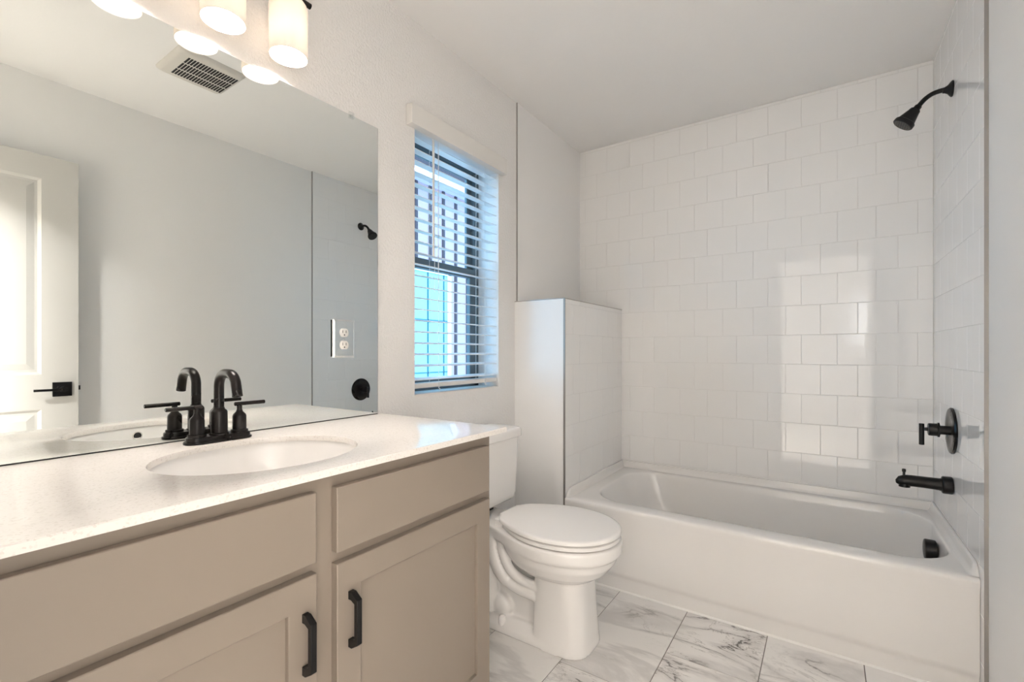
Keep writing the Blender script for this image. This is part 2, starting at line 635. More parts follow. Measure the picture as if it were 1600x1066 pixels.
# ------------------------------------------------------------------ blind
bl = thing('window_blind', 'white slatted blind with valance hanging in the window', 'blind', (-0.03, 1.62, WZ0))
bm = bmesh.new()
prism(bm, [(0.001, 2.0045), (0.035, 2.0045), (0.035, 2.082), (0.001, 2.085)], 'Y', 1.283, 1.936)
part('valance', bm, WHITE_TRIM, bl, bevel=0.0015)
part('headrail', boxes((-0.056, -0.006, WY0 + 0.006, WY1 - 0.006, 2.010, 2.050)), SLAT, bl, bevel=0.002)
bm = bmesh.new()
zs = [0.996, 1.052] + [1.052 + 0.0466 * k for k in range(1, 21)]
for z in zs:
    if z > 2.0:
        break
    tilt = 0.0035
    prof = []
    for k in range(7):
        t = k / 6
        prof.append((-0.056 + 0.050 * t, z + tilt * (0.5 - t) * 2 + 0.0022 * (1 - (2 * t - 1) ** 2)))
    prof += [(u, w - 0.0026) for u, w in reversed(prof)]
    prism(bm, prof, 'Y', WY0 + 0.008, WY1 - 0.008)
part('slats', bm, SLAT, bl, smooth=40)
bm = bmesh.new()
prism(bm, [(-0.057, 0.960), (-0.054, 0.957), (-0.008, 0.957), (-0.005, 0.960), (-0.005, 0.973), (-0.008, 0.977), (-0.054, 0.977), (-0.057, 0.973)], 'Y', WY0 + 0.007, WY1 - 0.007)
part('bottom_rail', bm, WHITE_TRIM, bl, bevel=0.001)
bm = bmesh.new()
tube(bm, [(0.002, 1.4346, 1.997), (0.003, 1.4346, 1.75), (0.003, 1.4346, 1.508)], 0.0042, 8)
tube(bm, [(-0.012, 1.4346, 2.03), (-0.002, 1.4346, 2.012), (0.002, 1.4346, 1.992)], 0.0022, 8)
part('tilt_wand', bm, PLASTIC, bl, smooth=40)
for y in (1.475, 1.80):
    bm = bmesh.new()
    for x in (-0.0585, -0.0035):
        tube(bm, [(x, y, 0.960), (x, y, 1.5), (x, y, 2.012)], 0.0009, 6)
    for z in zs:
        if z < 2.0:
            tube(bm, [(-0.0585, y, z - 0.0035), (-0.003, y, z - 0.0035)], 0.0006, 5)
    part('ladder_cord', bm, CORD, bl)
bm = bmesh.new()
for dy in (0.0, 0.022):
    tube(bm, [(-0.001, 1.446 + dy, 2.0), (0.0, 1.445 + dy, 1.7), (-0.001, 1.447 + dy, 1.36)], 0.001, 6)
part('lift_cord', bm, CORD, bl)
for y in (1.475, 1.80):
    bm = bmesh.new()
    tube(bm, spline([(-0.004, y, 0.968), (0.0, y + 0.006, 0.962), (-0.001, y - 0.004, 0.955), (0.001, y + 0.004, 0.948), (-0.002, y + 0.001, 0.944)], 20), 0.0016, 6)
    part('cord_knot', bm, CORD, bl, smooth=60)

# ------------------------------------------------------------------ neighbouring house seen through the window
nb = thing('house', 'lavender board-clad neighbouring house seen through the window', 'house', (-2.7, 4.2, -2.0))
part('wall', boxes((-2.9, -2.612, 1.5, 9.0, -2.5, 3.12)), LAV, nb)
bm = bmesh.new()
for k in range(-8, 18):
    y = 3.882 + 0.2343 * k
    if y < 8.9 and y > 1.55:
        box(bm, -2.615, -2.600, y - 0.022, y + 0.022, -2.5, 3.12)
part('siding_battens', bm, LAVD, nb)
part('fascia', boxes((-2.75, -2.45, 1.5, 9.0, 3.22, 3.34)), LAVD, nb)
part('soffit', boxes((-2.9, -2.45, 1.5, 9.0, 3.12, 3.22)), mat('pink_soffit', (0.62, 0.50, 0.62), 0.7), nb)
bm = bmesh.new()
for b in ((-2.6, -2.565, 2.95, 3.01, 0.2, 2.12), (-2.6, -2.565, 4.39, 4.452, 0.2, 2.12), (-2.6, -2.565, 2.95, 4.452, 2.06, 2.12), (-2.6, -2.565, 2.95, 4.452, 0.14, 0.2)):
    box(bm, *b)
hw = part('window', bm, EXTW, nb, bevel=0.003)
part('pane', boxes((-2.6, -2.585, 3.01, 4.39, 0.2, 2.06)), TEAL, hw)
bm = bmesh.new()
for y in (3.35, 3.70, 4.05, 4.33):
    box(bm, -2.586, -2.575, y - 0.006, y + 0.006, 0.2, 2.06)
box(bm, -2.586, -2.575, 3.01, 4.39, 1.48, 1.495)
box(bm, -2.586, -2.575, 3.01, 4.39, 0.85, 0.862)
part('muntins', bm, mat('dark_teal_frame', (0.02, 0.12, 0.16), 0.4), hw)
structure(part('ground_outside', boxes((-9, -0.17, -6, 12, -2.7, -2.5)), FENCE))

# ------------------------------------------------------------------ mirror, outlet
MX = 0.006
mr = thing('wall_mirror', 'large frameless mirror on the wall above the vanity', 'mirror', (0.003, 0.57, 0.88))
part('mirror_glass', boxes((0.001, MX, 0.002, 1.139, 0.8815, 1.9297)), MIRROR, mr)
part('edge_strip', boxes((0.001, 0.0055, 0.002, 1.139, 0.8785, 0.8815)), DARK, mr, label='thin dark seam along the mirror bottom')
part('edge_strip', boxes((0.001, 0.0055, 1.139, 1.1405, 0.8785, 1.9297)), METAL, mr)
for y in (1.0254, 0.12):
    bm = bmesh.new()
    prism(bm, [(0.001, 1.931), (0.008, 1.931), (0.008, 1.919), (0.0115, 1.919), (0.0115, 1.936), (0.006, 1.942), (0.001, 1.942)], 'Y', y - 0.009, y + 0.009)
    lathe(bm, [(0.0035, 0.0115), (0.0035, 0.013), (0.002, 0.014)], (0, y, 1.930), 'X', 12)
    part('clip', bm, CLEARP, mr, bevel=0.0012, label='clear plastic clip holding the mirror top')

ot = thing('wall_outlet', 'white double outlet with mirrored cover plate set in the mirror', 'outlet', (MX, 0.99, 1.15))
bm = bmesh.new()
lp = []
for ins, x in ((0.0, MX), (0.0, MX + 0.0012), (0.005, MX + 0.0042)):
    lp.append([Vector((x, 0.951 + ins, 1.088 + ins)), Vector((x, 1.0352 - ins, 1.088 + ins)), Vector((x, 1.0352 - ins, 1.217 - ins)), Vector((x, 0.951 + ins, 1.217 - ins))])
loft(bm, lp)
part('cover_plate', bm, MIRROR, ot)
part('edge_strip', boxes((MX, MX + 0.0022, 0.9445, 0.949, 1.091, 1.2145)), DARK, ot, label='black gap beside the cover plate')
for zc in (1.1725, 1.1305):
    bm = bmesh.new()
    lp = []
    for x, s in ((MX + 0.003, 1), (MX + 0.0058, 1), (MX + 0.0066, 0.94)):
        ring = []
        for k in range(32):
            a = 2 * math.pi * k / 32
            ring.append(Vector((x, 0.992 + s * 0.0172 * math.cos(a), zc + s * max(-0.0145, min(0.0145, 0.0172 * math.sin(a))))))
        lp.append(ring)
    loft(bm, lp)
    rc = part('receptacle', bm, PLASTIC, ot, smooth=40)
    bm = boxes((MX + 0.0062, MX + 0.0071, 0.9845, 0.9862, zc - 0.001, zc + 0.008), (MX + 0.0062, MX + 0.0071, 0.9975, 0.9995, zc - 0.001, zc + 0.008))
    lathe(bm, [(0.0024, 0.0062), (0.0024, 0.0071)], (MX, 0.992, zc - 0.0075), 'X', 14)
    part('slots', bm, DARK, rc)
bm = bmesh.new()
lathe(bm, [(0.0026, 0.004), (0.0026, 0.0056), (0.0015, 0.006)], (MX, 0.992, 1.1515), 'X', 14)
part('screw', bm, CHROME, ot, smooth=40)

# ------------------------------------------------------------------ vanity light
vl = thing('vanity_light', 'three-shade vanity light on the wall above the mirror', 'wall lamp', (0.0, 0.576, 2.17))
BX, BZ = 0.083, 2.172
bm = bmesh.new()
lp = [rrect(0.516, 0.636, 2.105, 2.24, x, 0.012) for x in (0.0, 0.016, 0.020)]
lp = [[Vector((p.z, (p.x - 0.576) * s + 0.576, (p.y - 2.172) * s + 2.172)) for p in l] for l, s in zip(lp, (1, 1, 0.96))]
loft(bm, lp)
part('back_plate', bm, BRONZE, vl, smooth=40)
bm = bmesh.new()
tube(bm, [(BX - 0.028, 0.318, BZ), (BX - 0.028, 0.576, BZ), (BX - 0.028, 0.838, BZ)], 0.0085, 16)
tube(bm, [(0.018, 0.576, BZ), (BX - 0.028, 0.576, BZ)], 0.0085, 14)
part('bar', bm, BRONZE, vl, smooth=40)
for y in (0.400, 0.576, 0.752):
    bm = bmesh.new()
    tube(bm, [(BX - 0.028, y, BZ), (BX - 0.008, y, BZ), (BX, y, BZ - 0.008), (BX, y, BZ - 0.02)], 0.0065, 12)
    lathe(bm, [(0.006, 2.155), (0.021, 2.151), (0.022, 2.112), (0.018, 2.106), (0.012, 2.085), (0.0, 2.085)], (BX, y, 0), 'Z', 24)
    part('socket', bm, BRONZE, vl, smooth=40)
    bm = bmesh.new()
    R = 0.0515
    prof_o = [(0.020, 2.1245), (0.036, 2.1235), (0.044, 2.120), (0.0495, 2.112), (R, 2.100), (R, 2.05), (R, 1.9625), (R - 0.0012, 1.961)]
    prof_i = [(R - 0.0025, 1.9625), (R - 0.003, 2.05), (R - 0.003, 2.099), (0.0465, 2.110), (0.042, 2.117), (0.034, 2.1205), (0.020, 2.1215)]
    lathe(bm, prof_o + prof_i, (BX, y, 0), 'Z', 48, False, False)
    part('lamp_shade', bm, SHADE, vl, smooth=50, label='lit frosted glass cylinder shade')
    bm = bmesh.new()
    lathe(bm, [(0.0, 1.984), (0.012, 1.986), (0.021, 1.994), (0.026, 2.007), (0.026, 2.023), (0.021, 2.042), (0.014, 2.060), (0.0125, 2.084), (0.0, 2.084)], (BX, y, 0), 'Z', 24, False, False)
    bmesh.ops.remove_doubles(bm, verts=bm.verts, dist=1e-5)
    part('bulb', bm, BULB, vl, smooth=60)

# ------------------------------------------------------------------ vanity cabinet
CF = 0.525    # face-frame front
FY0, FY1 = 0.0, 1.1305
vc = thing('vanity_cabinet', 'taupe vanity cabinet with black pulls under the white countertop', 'cabinet', (0.27, 0.565, 0))
part('body', boxes((0.002, CF - 0.019, FY0, FY0 + 0.018, 0.0, 0.863), (0.002, CF - 0.019, FY1 - 0.018, FY1, 0.0, 0.863),
                   (0.002, 0.010, FY0 + 0.018, FY1 - 0.018, 0.1, 0.863), (0.010, CF - 0.019, FY0 + 0.018, FY1 - 0.018, 0.10, 0.116),
                   (0.45, 0.462, FY0 + 0.018, FY1 - 0.018, 0.0, 0.10)), CAB, vc)
z_a, z_b, z_c = 0.10, 0.685, 0.81
part('face_frame', boxes((CF - 0.019, CF, FY0, FY0 + 0.045, z_a, 0.863), (CF - 0.019, CF, FY1 - 0.045, FY1, z_a, 0.863),
                         (CF - 0.019, CF, 0.532, 0.596, z_a, 0.863), (CF - 0.019, CF, FY0 + 0.045, 0.532, z_c, 0.863), (CF - 0.019, CF, 0.596, FY1 - 0.045, z_c, 0.863),
                         (CF - 0.019, CF, FY0 + 0.045, 0.532, 0.655, 0.71), (CF - 0.019, CF, 0.596, FY1 - 0.045, 0.655, 0.71),
                         (CF - 0.019, CF, FY0 + 0.045, 0.532, z_a, 0.15), (CF - 0.019, CF, 0.596, FY1 - 0.045, z_a, 0.15)), CAB, vc)


def pull(parent, yc, zc, x0):
    bm = bmesh.new()
    h = 0.0585
    poly = [(0, h), (0.011, h), (0.030, h - 0.012), (0.030, -h + 0.012), (0.011, -h), (0, -h), (0, -h + 0.017), (0.009, -h + 0.017), (0.0195, -h + 0.022),
            (0.0195, h - 0.022), (0.009, h - 0.017), (0, h - 0.017)]
    prism(bm, [(x0 + u, zc + w) for u, w in poly], 'Y', yc - 0.0062, yc + 0.0062)
    return part('handle', bm, BLACK, parent, bevel=0.0009, label='black bar pull with angled ends')


def slab(name, y0, y1, z0, z1):
    return part(name, boxes((CF + 0.0005, CF + 0.0195, y0, y1, z0, z1)), CAB, vc, bevel=0.0022)


def shaker(y0, y1, z0, z1, st=0.0585):
    bm = bmesh.new()
    xa, xb = CF + 0.0005, CF + 0.0195
    def ring(x, i):
        return [Vector((x, y0 + i, z0 + i)), Vector((x, y1 - i, z0 + i)), Vector((x, y1 - i, z1 - i)), Vector((x, y0 + i, z1 - i))]
    loft(bm, [ring(xa, 0), ring(xb - 0.0015, 0), ring(xb, 0.0015), ring(xb, st - 0.001), ring(xb - 0.0010, st), ring(xb - 0.0100, st + 0.0004)])
    return part('door', bm, CAB, vc)


slab('false_front', 0.024, 0.5407, 0.693, 0.8315)
slab('drawer', 0.5865, 1.1045, 0.6945, 0.8295)
d1 = shaker(0.024, 0.5411, 0.122, 0.6726)
d2 = shaker(0.5868, 1.1072, 0.122, 0.6715)
pull(d1, 0.5155, 0.5480, CF + 0.0195)
pull(d2, 0.6190, 0.5480, CF + 0.0195)

# countertop with an elliptical cut-out
SX, SY, AX, AY = 0.300, 0.565, 0.188, 0.214
bm = bmesh.new()
cx0, cx1, cy0, cy1 = 0.001, 0.5676, YN + 0.002, 1.1632
NE = 96
ang = [2 * math.pi * k / NE for k in range(NE)]
for cxx, cyy in ((cx0, cy0), (cx1, cy0), (cx1, cy1), (cx0, cy1)):
    a = math.atan2(cyy - SY, cxx - SX) % (2 * math.pi)
    i = min(range(NE), key=lambda k: abs(ang[k] - a))
    ang[i] = a


def rect_pt(a, ins=0.0):
    dx, dy = math.cos(a), math.sin(a)
    t = min(((cx1 - ins - SX) / dx if dx > 1e-9 else 9), ((cx0 + ins - SX) / dx if dx < -1e-9 else 9),
            ((cy1 - ins - SY) / dy if dy > 1e-9 else 9), ((cy0 + ins - SY) / dy if dy < -1e-9 else 9))
    return SX + dx * t, SY + dy * t


def ell(a, gx=0.0):
    dx, dy = math.cos(a), math.sin(a)
    t = 1 / math.sqrt((dx / (AX + gx)) ** 2 + (dy / (AY + gx)) ** 2)
    return SX + dx * t, SY + dy * t


zt, zb = 0.8783, 0.8635
loops = []
for fn, arg, z in ((rect_pt, 0.0, zb), (rect_pt, 0.0, zt - 0.0018), (rect_pt, 0.0018, zt), (ell, 0.003, zt), (ell, 0.0008, zt - 0.0008), (ell, 0.0, zt - 0.003), (ell, 0.0, zb), (rect_pt, 0.0, zb)):
    loops.append([Vector((*fn(a, arg), z)) for a in ang])
loft(bm, loops, False, False)
bmesh.ops.remove_doubles(bm, verts=bm.verts, dist=1e-5)
ct = tag(part('countertop', bm, QUARTZ, smooth=30, loc=(0.28, 0.57, zb)), 'white speckled quartz countertop with an oval sink cut-out', 'countertop')

sk = thing('sink_basin', 'oval white undermount sink in the countertop', 'sink', (SX, SY, 0.72))
bm = bmesh.new()
prof = [(0.020, 0.8632), (0.004, 0.8632), (0.003, 0.861), (-0.002, 0.845), (-0.010, 0.815), (-0.024, 0.780), (-0.052, 0.752), (-0.095, 0.737), (-0.14, 0.732), (-0.163, 0.731)]
lp = [[Vector((*ell(2 * math.pi * k / 64, gx), z)) for k in range(64)] for gx, z in prof]
lpo = [[Vector((*ell(2 * math.pi * k / 64, gx + 0.012), z - 0.010)) for k in range(64)] for gx, z in reversed(prof[2:-1])]
lpo = [[Vector((*ell(2 * math.pi * k / 64, -0.163), 0.719)) for k in range(64)]] + lpo + [[Vector((*ell(2 * math.pi * k / 64, 0.020), 0.853)) for k in range(64)]]
loft(bm, lp + lpo[:0], False, True)
loft(bm, lpo + [lp[0]], True, False)
bmesh.ops.remove_doubles(bm, verts=bm.verts, dist=1e-5)
part('basin', bm, PORC, sk, smooth=50)
bm = bmesh.new()
lathe(bm, [(0.0, 0.734), (0.012, 0.7345), (0.020, 0.7335), (0.0225, 0.7318), (0.0225, 0.7305)], (SX, SY, 0), 'Z', 28, False, False)
bmesh.ops.remove_doubles(bm, verts=bm.verts, dist=1e-5)
part('drain', bm, BLACK, sk, smooth=40)
bm = bmesh.new()
ox = SX + AX - 0.0045
lathe(bm, [(0.0135, -0.001), (0.0135, -0.0035), (0.0105, -0.0035), (0.0105, -0.001)], (ox, SY, 0.8365), 'X', 28, False, False)
ov = part('overflow', bm, CHROME, sk, smooth=40, label='chrome ringed overflow hole')
bm = bmesh.new()
lathe(bm, [(0.0, -0.0018), (0.0106, -0.0018)], (ox, SY, 0.8365), 'X', 24, False, False)
part('hole', bm, DARK, ov)

# ------------------------------------------------------------------ faucet
FX, FY = 0.072, 0.5705
fc = thing('faucet', 'black two-handle faucet with hooked spout behind the sink', 'faucet', (FX, FY, zt))
bm = bmesh.new()
lp = []
for hw_, hd, z in ((0.079, 0.0275, zt), (0.080, 0.0285, zt + 0.003), (0.079, 0.0275, zt + 0.006), (0.0755, 0.0245, zt + 0.0065), (0.0755, 0.0245, zt + 0.015), (0.074, 0.023, zt + 0.017)):
    lp.append(rrect(FX - hd, FX + hd, FY - hw_, FY + hw_, z, hd * 0.98))
loft(bm, lp)
part('base_plate', bm, BRONZE, fc, smooth=40)
bm = bmesh.new()
lathe(bm, [(0.0225, zt + 0.016), (0.0225, zt + 0.02), (0.0195, zt + 0.0215), (0.0195, zt + 0.074), (0.018, zt + 0.078), (0.0135, zt + 0.082), (0.0125, zt + 0.086)], (FX, FY, 0), 'Z', 32)
part('spout_body', bm, BRONZE, fc, smooth=35)
bm = bmesh.new()
pts = [(FX, FY, zt + 0.08), (FX, FY, zt + 0.11), (FX, FY, zt + 0.140)]
rr = 0.034
for k in range(1, 10):
    a = math.radians(10 * k)
    pts.append((FX + rr * (1 - math.cos(a)), FY, zt + 0.140 + rr * math.sin(a)))
pts.append((FX + rr + 0.012, FY, zt + 0.174))
c0 = Vector((FX + rr + 0.022, FY, zt + 0.174 - rr))
for k in range(1, 9):
    a = math.radians(90 - 10 * k)
    pts.append((c0.x + rr * math.cos(a), FY, c0.z + rr * math.sin(a)))
last = Vector(pts[-1])
dirv = (last - Vector(pts[-2])).normalized()
pts.append(tuple(last + dirv * 0.014))
pts.append(tuple(last + dirv * 0.028))
tube(bm, pts, 0.0118, 24)
part('spout', bm, BRONZE, fc, smooth=50)
for sgn in (-1, 1):
    y = FY + sgn * 0.0508
    bm = bmesh.new()
    lathe(bm, [(0.0205, zt + 0.0165), (0.0205, zt + 0.023), (0.0165, zt + 0.0245), (0.0165, zt + 0.058), (0.015, zt + 0.063), (0.0085, zt + 0.070), (0.0065, zt + 0.076), (0.0065, zt + 0.088)], (FX, y, 0), 'Z', 28)
    h = part('handle', bm, BRONZE, fc, smooth=35)
    bm = bmesh.new()
    zl = zt + 0.0905
    tube(bm, [(FX, y - sgn * 0.0125, zl), (FX, y - sgn * 0.0115, zl), (FX, y + sgn * 0.03, zl), (FX, y + sgn * 0.066, zl), (FX, y + sgn * 0.0672, zl)], [0.0038, 0.0052, 0.0052, 0.0052, 0.0038], 16)
    part('lever', bm, BRONZE, h, smooth=40)
bm = bmesh.new()
tube(bm, [(FX - 0.020, FY, zt + 0.012), (FX - 0.020, FY, zt + 0.05)], 0.0028, 10)
lathe(bm, [(0.005, zt + 0.05), (0.005, zt + 0.058), (0.003, zt + 0.061)], (FX - 0.020, FY, 0), 'Z', 14)
part('lift_rod', bm, BRONZE, fc, smooth=40)

# ------------------------------------------------------------------ toilet
TY = 1.602
to = thing('toilet', 'white two-piece toilet with closed lid beside the vanity', 'toilet', (0.38, TY, 0))


def lid_half(x, x0, x1, xm, wr, wm):
    if x >= xm:
        t = min(1.0, (x - xm) / (x1 - xm))
        return wm * (max(0.0, 1 - t ** 2.15)) ** (1 / 2.05)
    xs = x0 + 0.028                      # shoulder behind which the lid narrows to the hinges
    if x < xs:
        t = (x - x0) / (xs - x0)
        return 0.058 + (wr - 0.058) * (t ** 1.3)
    t = (x - xs) / (xm - xs)
    return wr + (wm - wr) * math.sin(t * math.pi / 2) ** 0.95


def lid_loop(x0, x1, xm, wr, wm, z, n=56):
    xs = []
    for k in range(n + 1):
        a = k / n
        xs.append(x0 + (x1 - x0) * (1 - (1 - a) ** 1.9) if a > 0.30 else x0 + (x1 - x0) * (1 - 0.7 ** 1.9) * (a / 0.30) ** 1.6)
    up = [(x, TY + lid_half(x, x0, x1, xm, wr, wm)) for x in xs]
    dn = [(x, TY - lid_half(x, x0, x1, xm, wr, wm)) for x in reversed(xs[:-1])]
    return [Vector((x, y, z)) for x, y in up + dn]


def egg(x0, x1, w, z, n=64, p=2.2, skew=0.0):
    cx, a = (x0 + x1) / 2, (x1 - x0) / 2
    out = []
    for k in range(n):
        t = 2 * math.pi * k / n
        c, s = math.cos(t), math.sin(t)
        x = math.copysign(abs(c) ** (2 / p), c)
        y = math.copysign(abs(s) ** (2 / p), s)
        out.append(Vector((cx + a * x, TY + w * y * (1 - skew * x), z)))
    return out


# bowl: pieces fused into one glazed body
bm = bmesh.new()
def rim_loop(x0, x1, xm, wr, wm, z, n=40):
    up = []
    for k in range(n + 1):
        x = x0 + (x1 - x0) * (1 - (1 - k / n) ** 1.9)
        if x >= xm:
            w = wm * max(0.0, 1 - min(1.0, (x - xm) / (x1 - xm)) ** 2.15) ** (1 / 2.05)
        else:
            w = wr + (wm - wr) * (0.5 + 0.5 * math.cos(math.pi * (xm - x) / (xm - x0)))
        up.append((x, w))
    return [Vector((x, TY + w, z)) for x, w in up] + [Vector((x, TY - w, z)) for x, w in reversed(up[:-1])]


loft(bm, [rim_loop(0.155, 0.750, 0.52, 0.080, 0.188, 0.360), rim_loop(0.150, 0.756, 0.52, 0.085, 0.193, 0.370), rim_loop(0.150, 0.756, 0.52, 0.085, 0.193, 0.403), rim_loop(0.154, 0.752, 0.52, 0.081, 0.189, 0.409)])        # rim band
loft(bm, [egg(0.38, 0.640, 0.095, 0.255), egg(0.350, 0.672, 0.128, 0.271), egg(0.318, 0.708, 0.157, 0.297), egg(0.292, 0.733, 0.176, 0.330), egg(0.275, 0.745, 0.185, 0.367)])         # bowl underside
def ped(x0, x1, w, z):
    return egg(x0, x1, w, z, p=3.0)
loft(bm, [ped(0.40, 0.662, 0.1175, 0.0), ped(0.40, 0.662, 0.1175, 0.006), ped(0.405, 0.658, 0.115, 0.03), ped(0.42, 0.648, 0.1115, 0.15), ped(0.43, 0.639, 0.1085, 0.30)])   # front column
# square the rear of the column off
for v in bm.verts:
    if v.co.z < 0.301 and v.co.x < 0.452 and abs(v.co.y - TY) > 0.02 and min(abs(v.co.z - q) for q in (0.255, 0.271, 0.297)) > 1e-4:
        v.co.x = 0.452
box(bm, 0.445, 0.60, TY - 0.115, TY + 0.115, 0.0, 0.02)
box(bm, 0.11, 0.50, TY - 0.1165, TY + 0.1165, 0.0, 0.030)                       # foot
loft(bm, [rrect(0.115, 0.47, TY - 0.1165, TY + 0.1165, 0.03, 0.02), rrect(0.118, 0.47, TY - 0.085, TY + 0.085, 0.060, 0.02)])
loft(bm, [rrect(0.12, 0.50, TY - 0.060, TY + 0.060, 0.02, 0.03), rrect(0.12, 0.50, TY - 0.052, TY + 0.052, 0.30, 0.03)])   # core
loft(bm, [rrect(0.035, 0.26, TY - 0.085, TY + 0.085, 0.362, 0.03), rrect(0.03, 0.26, TY - 0.090, TY + 0.090, 0.372, 0.03), rrect(0.03, 0.26, TY - 0.090, TY + 0.090, 0.403, 0.03), rrect(0.034, 0.256, TY - 0.086, TY + 0.086, 0.409, 0.03)])  # rear shelf
loft(bm, [rrect(0.06, 0.26, TY - 0.070, TY + 0.070, 0.03, 0.03), rrect(0.05, 0.28, TY - 0.085, TY + 0.085, 0.38, 0.03)])
for s in (-1, 1):                                                              # trapway ridges
    tube(bm, spline([(0.300, TY + s * 0.094, 0.372), (0.314, TY + s * 0.096, 0.310), (0.345, TY + s * 0.095, 0.255), (0.40, TY + s * 0.090, 0.224), (0.48, TY + s * 0.084, 0.212)], 24), 0.0195, 14)
    tube(bm, spline([(0.252, TY + s * 0.084, 0.365), (0.266, TY + s * 0.087, 0.295), (0.300, TY + s * 0.087, 0.230), (0.36, TY + s * 0.084, 0.192), (0.46, TY + s * 0.078, 0.178)], 24), [0.033] * 12 + [0.031] * 4 + [0.027] * 9, 14)
    tube(bm, spline([(0.195, TY + s * 0.070, 0.36), (0.205, TY + s * 0.074, 0.25), (0.225, TY + s * 0.074, 0.16), (0.235, TY + s * 0.074, 0.06)], 20), [0.042] * 19, 14)
    bmesh.ops.create_icosphere(bm, subdivisions=3, radius=0.046, matrix=Matrix.Translation((0.285, TY + s * 0.066, 0.085)) @ Matrix.Diagonal((1.15, 0.72, 1.05, 1)))
bo = part('bowl', bm, PORC, to)
rm = bo.modifiers.new('fuse', 'REMESH')
rm.mode = 'VOXEL'
rm.voxel_size = 0.0045
rm.use_smooth_shade = True
sm = bo.modifiers.new('soften', 'SMOOTH')
sm.factor = 0.5
sm.iterations = 5
for s in (-1, 1):
    bm = bmesh.new()
    lathe(bm, [(0.0155, 0.030), (0.0155, 0.053), (0.0135, 0.061), (0.008, 0.065), (0.0, 0.066)], (0.312, TY + s * 0.101, 0), 'Z', 20, True, False)
    bmesh.ops.remove_doubles(bm, verts=bm.verts, dist=1e-5)
    part('bolt_cap', bm, PORC, to, smooth=60)
# seat and lid
bm = bmesh.new()
loft(bm, [lid_loop(0.286, 0.744, 0.52, 0.096, 0.181, 0.4125), lid_loop(0.282, 0.749, 0.52, 0.100, 0.186, 0.4150), lid_loop(0.282, 0.749, 0.52, 0.100, 0.186, 0.4265), lid_loop(0.286, 0.744, 0.52, 0.096, 0.181, 0.429)])
part('seat', bm, SEATP, to, smooth=50)
bm = bmesh.new()
loft(bm, [lid_loop(0.278, 0.743, 0.52, 0.100, 0.182, 0.4340), lid_loop(0.270, 0.752, 0.52, 0.107, 0.190, 0.4360), lid_loop(0.270, 0.752, 0.52, 0.107, 0.190, 0.4455), lid_loop(0.272, 0.749, 0.52, 0.105, 0.187, 0.4490), lid_loop(0.280, 0.739, 0.52, 0.098, 0.178, 0.4505)])
part('seat_lid', bm, SEATP, to, smooth=50)
for s in (-1, 1):
    bm = bmesh.new()
    loft(bm, [rrect(0.262, 0.312, TY + s * 0.072 - 0.018, TY + s * 0.072 + 0.018, z, 0.010) for z in (0.405, 0.4325)] + [rrect(0.267, 0.307, TY + s * 0.072 - 0.014, TY + s * 0.072 + 0.014, 0.4335, 0.009)])
    part('hinge', bm, SEATP, to, smooth=50)
# tank
bm = bmesh.new()
def tk(x1, hw, z, r):
    return rrect(0.016, x1, TY - hw, TY + hw, z, r)
loft(bm, [tk(0.150, 0.150, 0.432, 0.03), tk(0.182, 0.182, 0.436, 0.04), tk(0.192, 0.194, 0.447, 0.045), tk(0.196, 0.201, 0.47, 0.045), tk(0.200, 0.206, 0.58, 0.045), tk(0.203, 0.211, 0.722, 0.045)])
part('tank', bm, PORC, to, smooth=60)
bm = bmesh.new()
def tl(d, z):
    return rrect(0.010 + d, 0.216 - d, TY - 0.223 + d, TY + 0.223 - d, z, 0.05 - d)
loft(bm, [tl(0.006, 0.720), tl(0.001, 0.7225), tl(0.0, 0.727), tl(0.0, 0.748), tl(0.003, 0.756), tl(0.010, 0.7605), tl(0.022, 0.762)])
part('tank_lid', bm, PORC, to, smooth=60)
part('gasket', boxes((0.05, 0.15, TY - 0.06, TY + 0.06, 0.405, 0.434)), mat('black_rubber', (0.02, 0.02, 0.02), 0.7), to)
# ------------------------------------------------------------------ bathtub
TX0, TX1, TY0, TY1 = PW + 0.002, XT - 0.001, 2.052, YB - 0.001
tb = thing('bathtub', 'white alcove bathtub below the tiled walls', 'bathtub', (1.04, 2.44, 0))
bm = bmesh.new()
OPX0, OPX1, OPY0, OPY1 = 0.398, 1.742, 2.142, 2.770
lp = [rrect(TX0, TX1, TY0 + 0.012, TY1, 0.384, 0.006, 10, 14),
      rrect(TX0 + 0.012, TX1 - 0.010, TY0 + 0.03, TY1 - 0.012, 0.3865, 0.02, 10, 14),
      rrect(OPX0 - 0.014, OPX1 + 0.008, OPY0 - 0.014, OPY1 + 0.012, 0.386, 0.175, 10, 14),
      rrect(OPX0 - 0.005, OPX1 + 0.003, OPY0 - 0.005, OPY1 + 0.004, 0.3835, 0.17, 10, 14),
      rrect(OPX0, OPX1, OPY0, OPY1, 0.377, 0.167, 10, 14),
      rrect(OPX0 + 0.010, OPX1 - 0.003, OPY0 + 0.005, OPY1 - 0.004, 0.35, 0.165, 10, 14),
      rrect(OPX0 + 0.055, OPX1 - 0.012, OPY0 + 0.016, OPY1 - 0.016, 0.25, 0.160, 10, 14),
      rrect(OPX0 + 0.120, OPX1 - 0.030, OPY0 + 0.030, OPY1 - 0.032, 0.13, 0.150, 10, 14),
      rrect(OPX0 + 0.160, OPX1 - 0.055, OPY0 + 0.055, OPY1 - 0.058, 0.085, 0.140, 10, 14),
      rrect(OPX0 + 0.230, OPX1 - 0.110, OPY0 + 0.110, OPY1 - 0.110, 0.067, 0.110, 10, 14)]
loft(bm, lp, False, True)
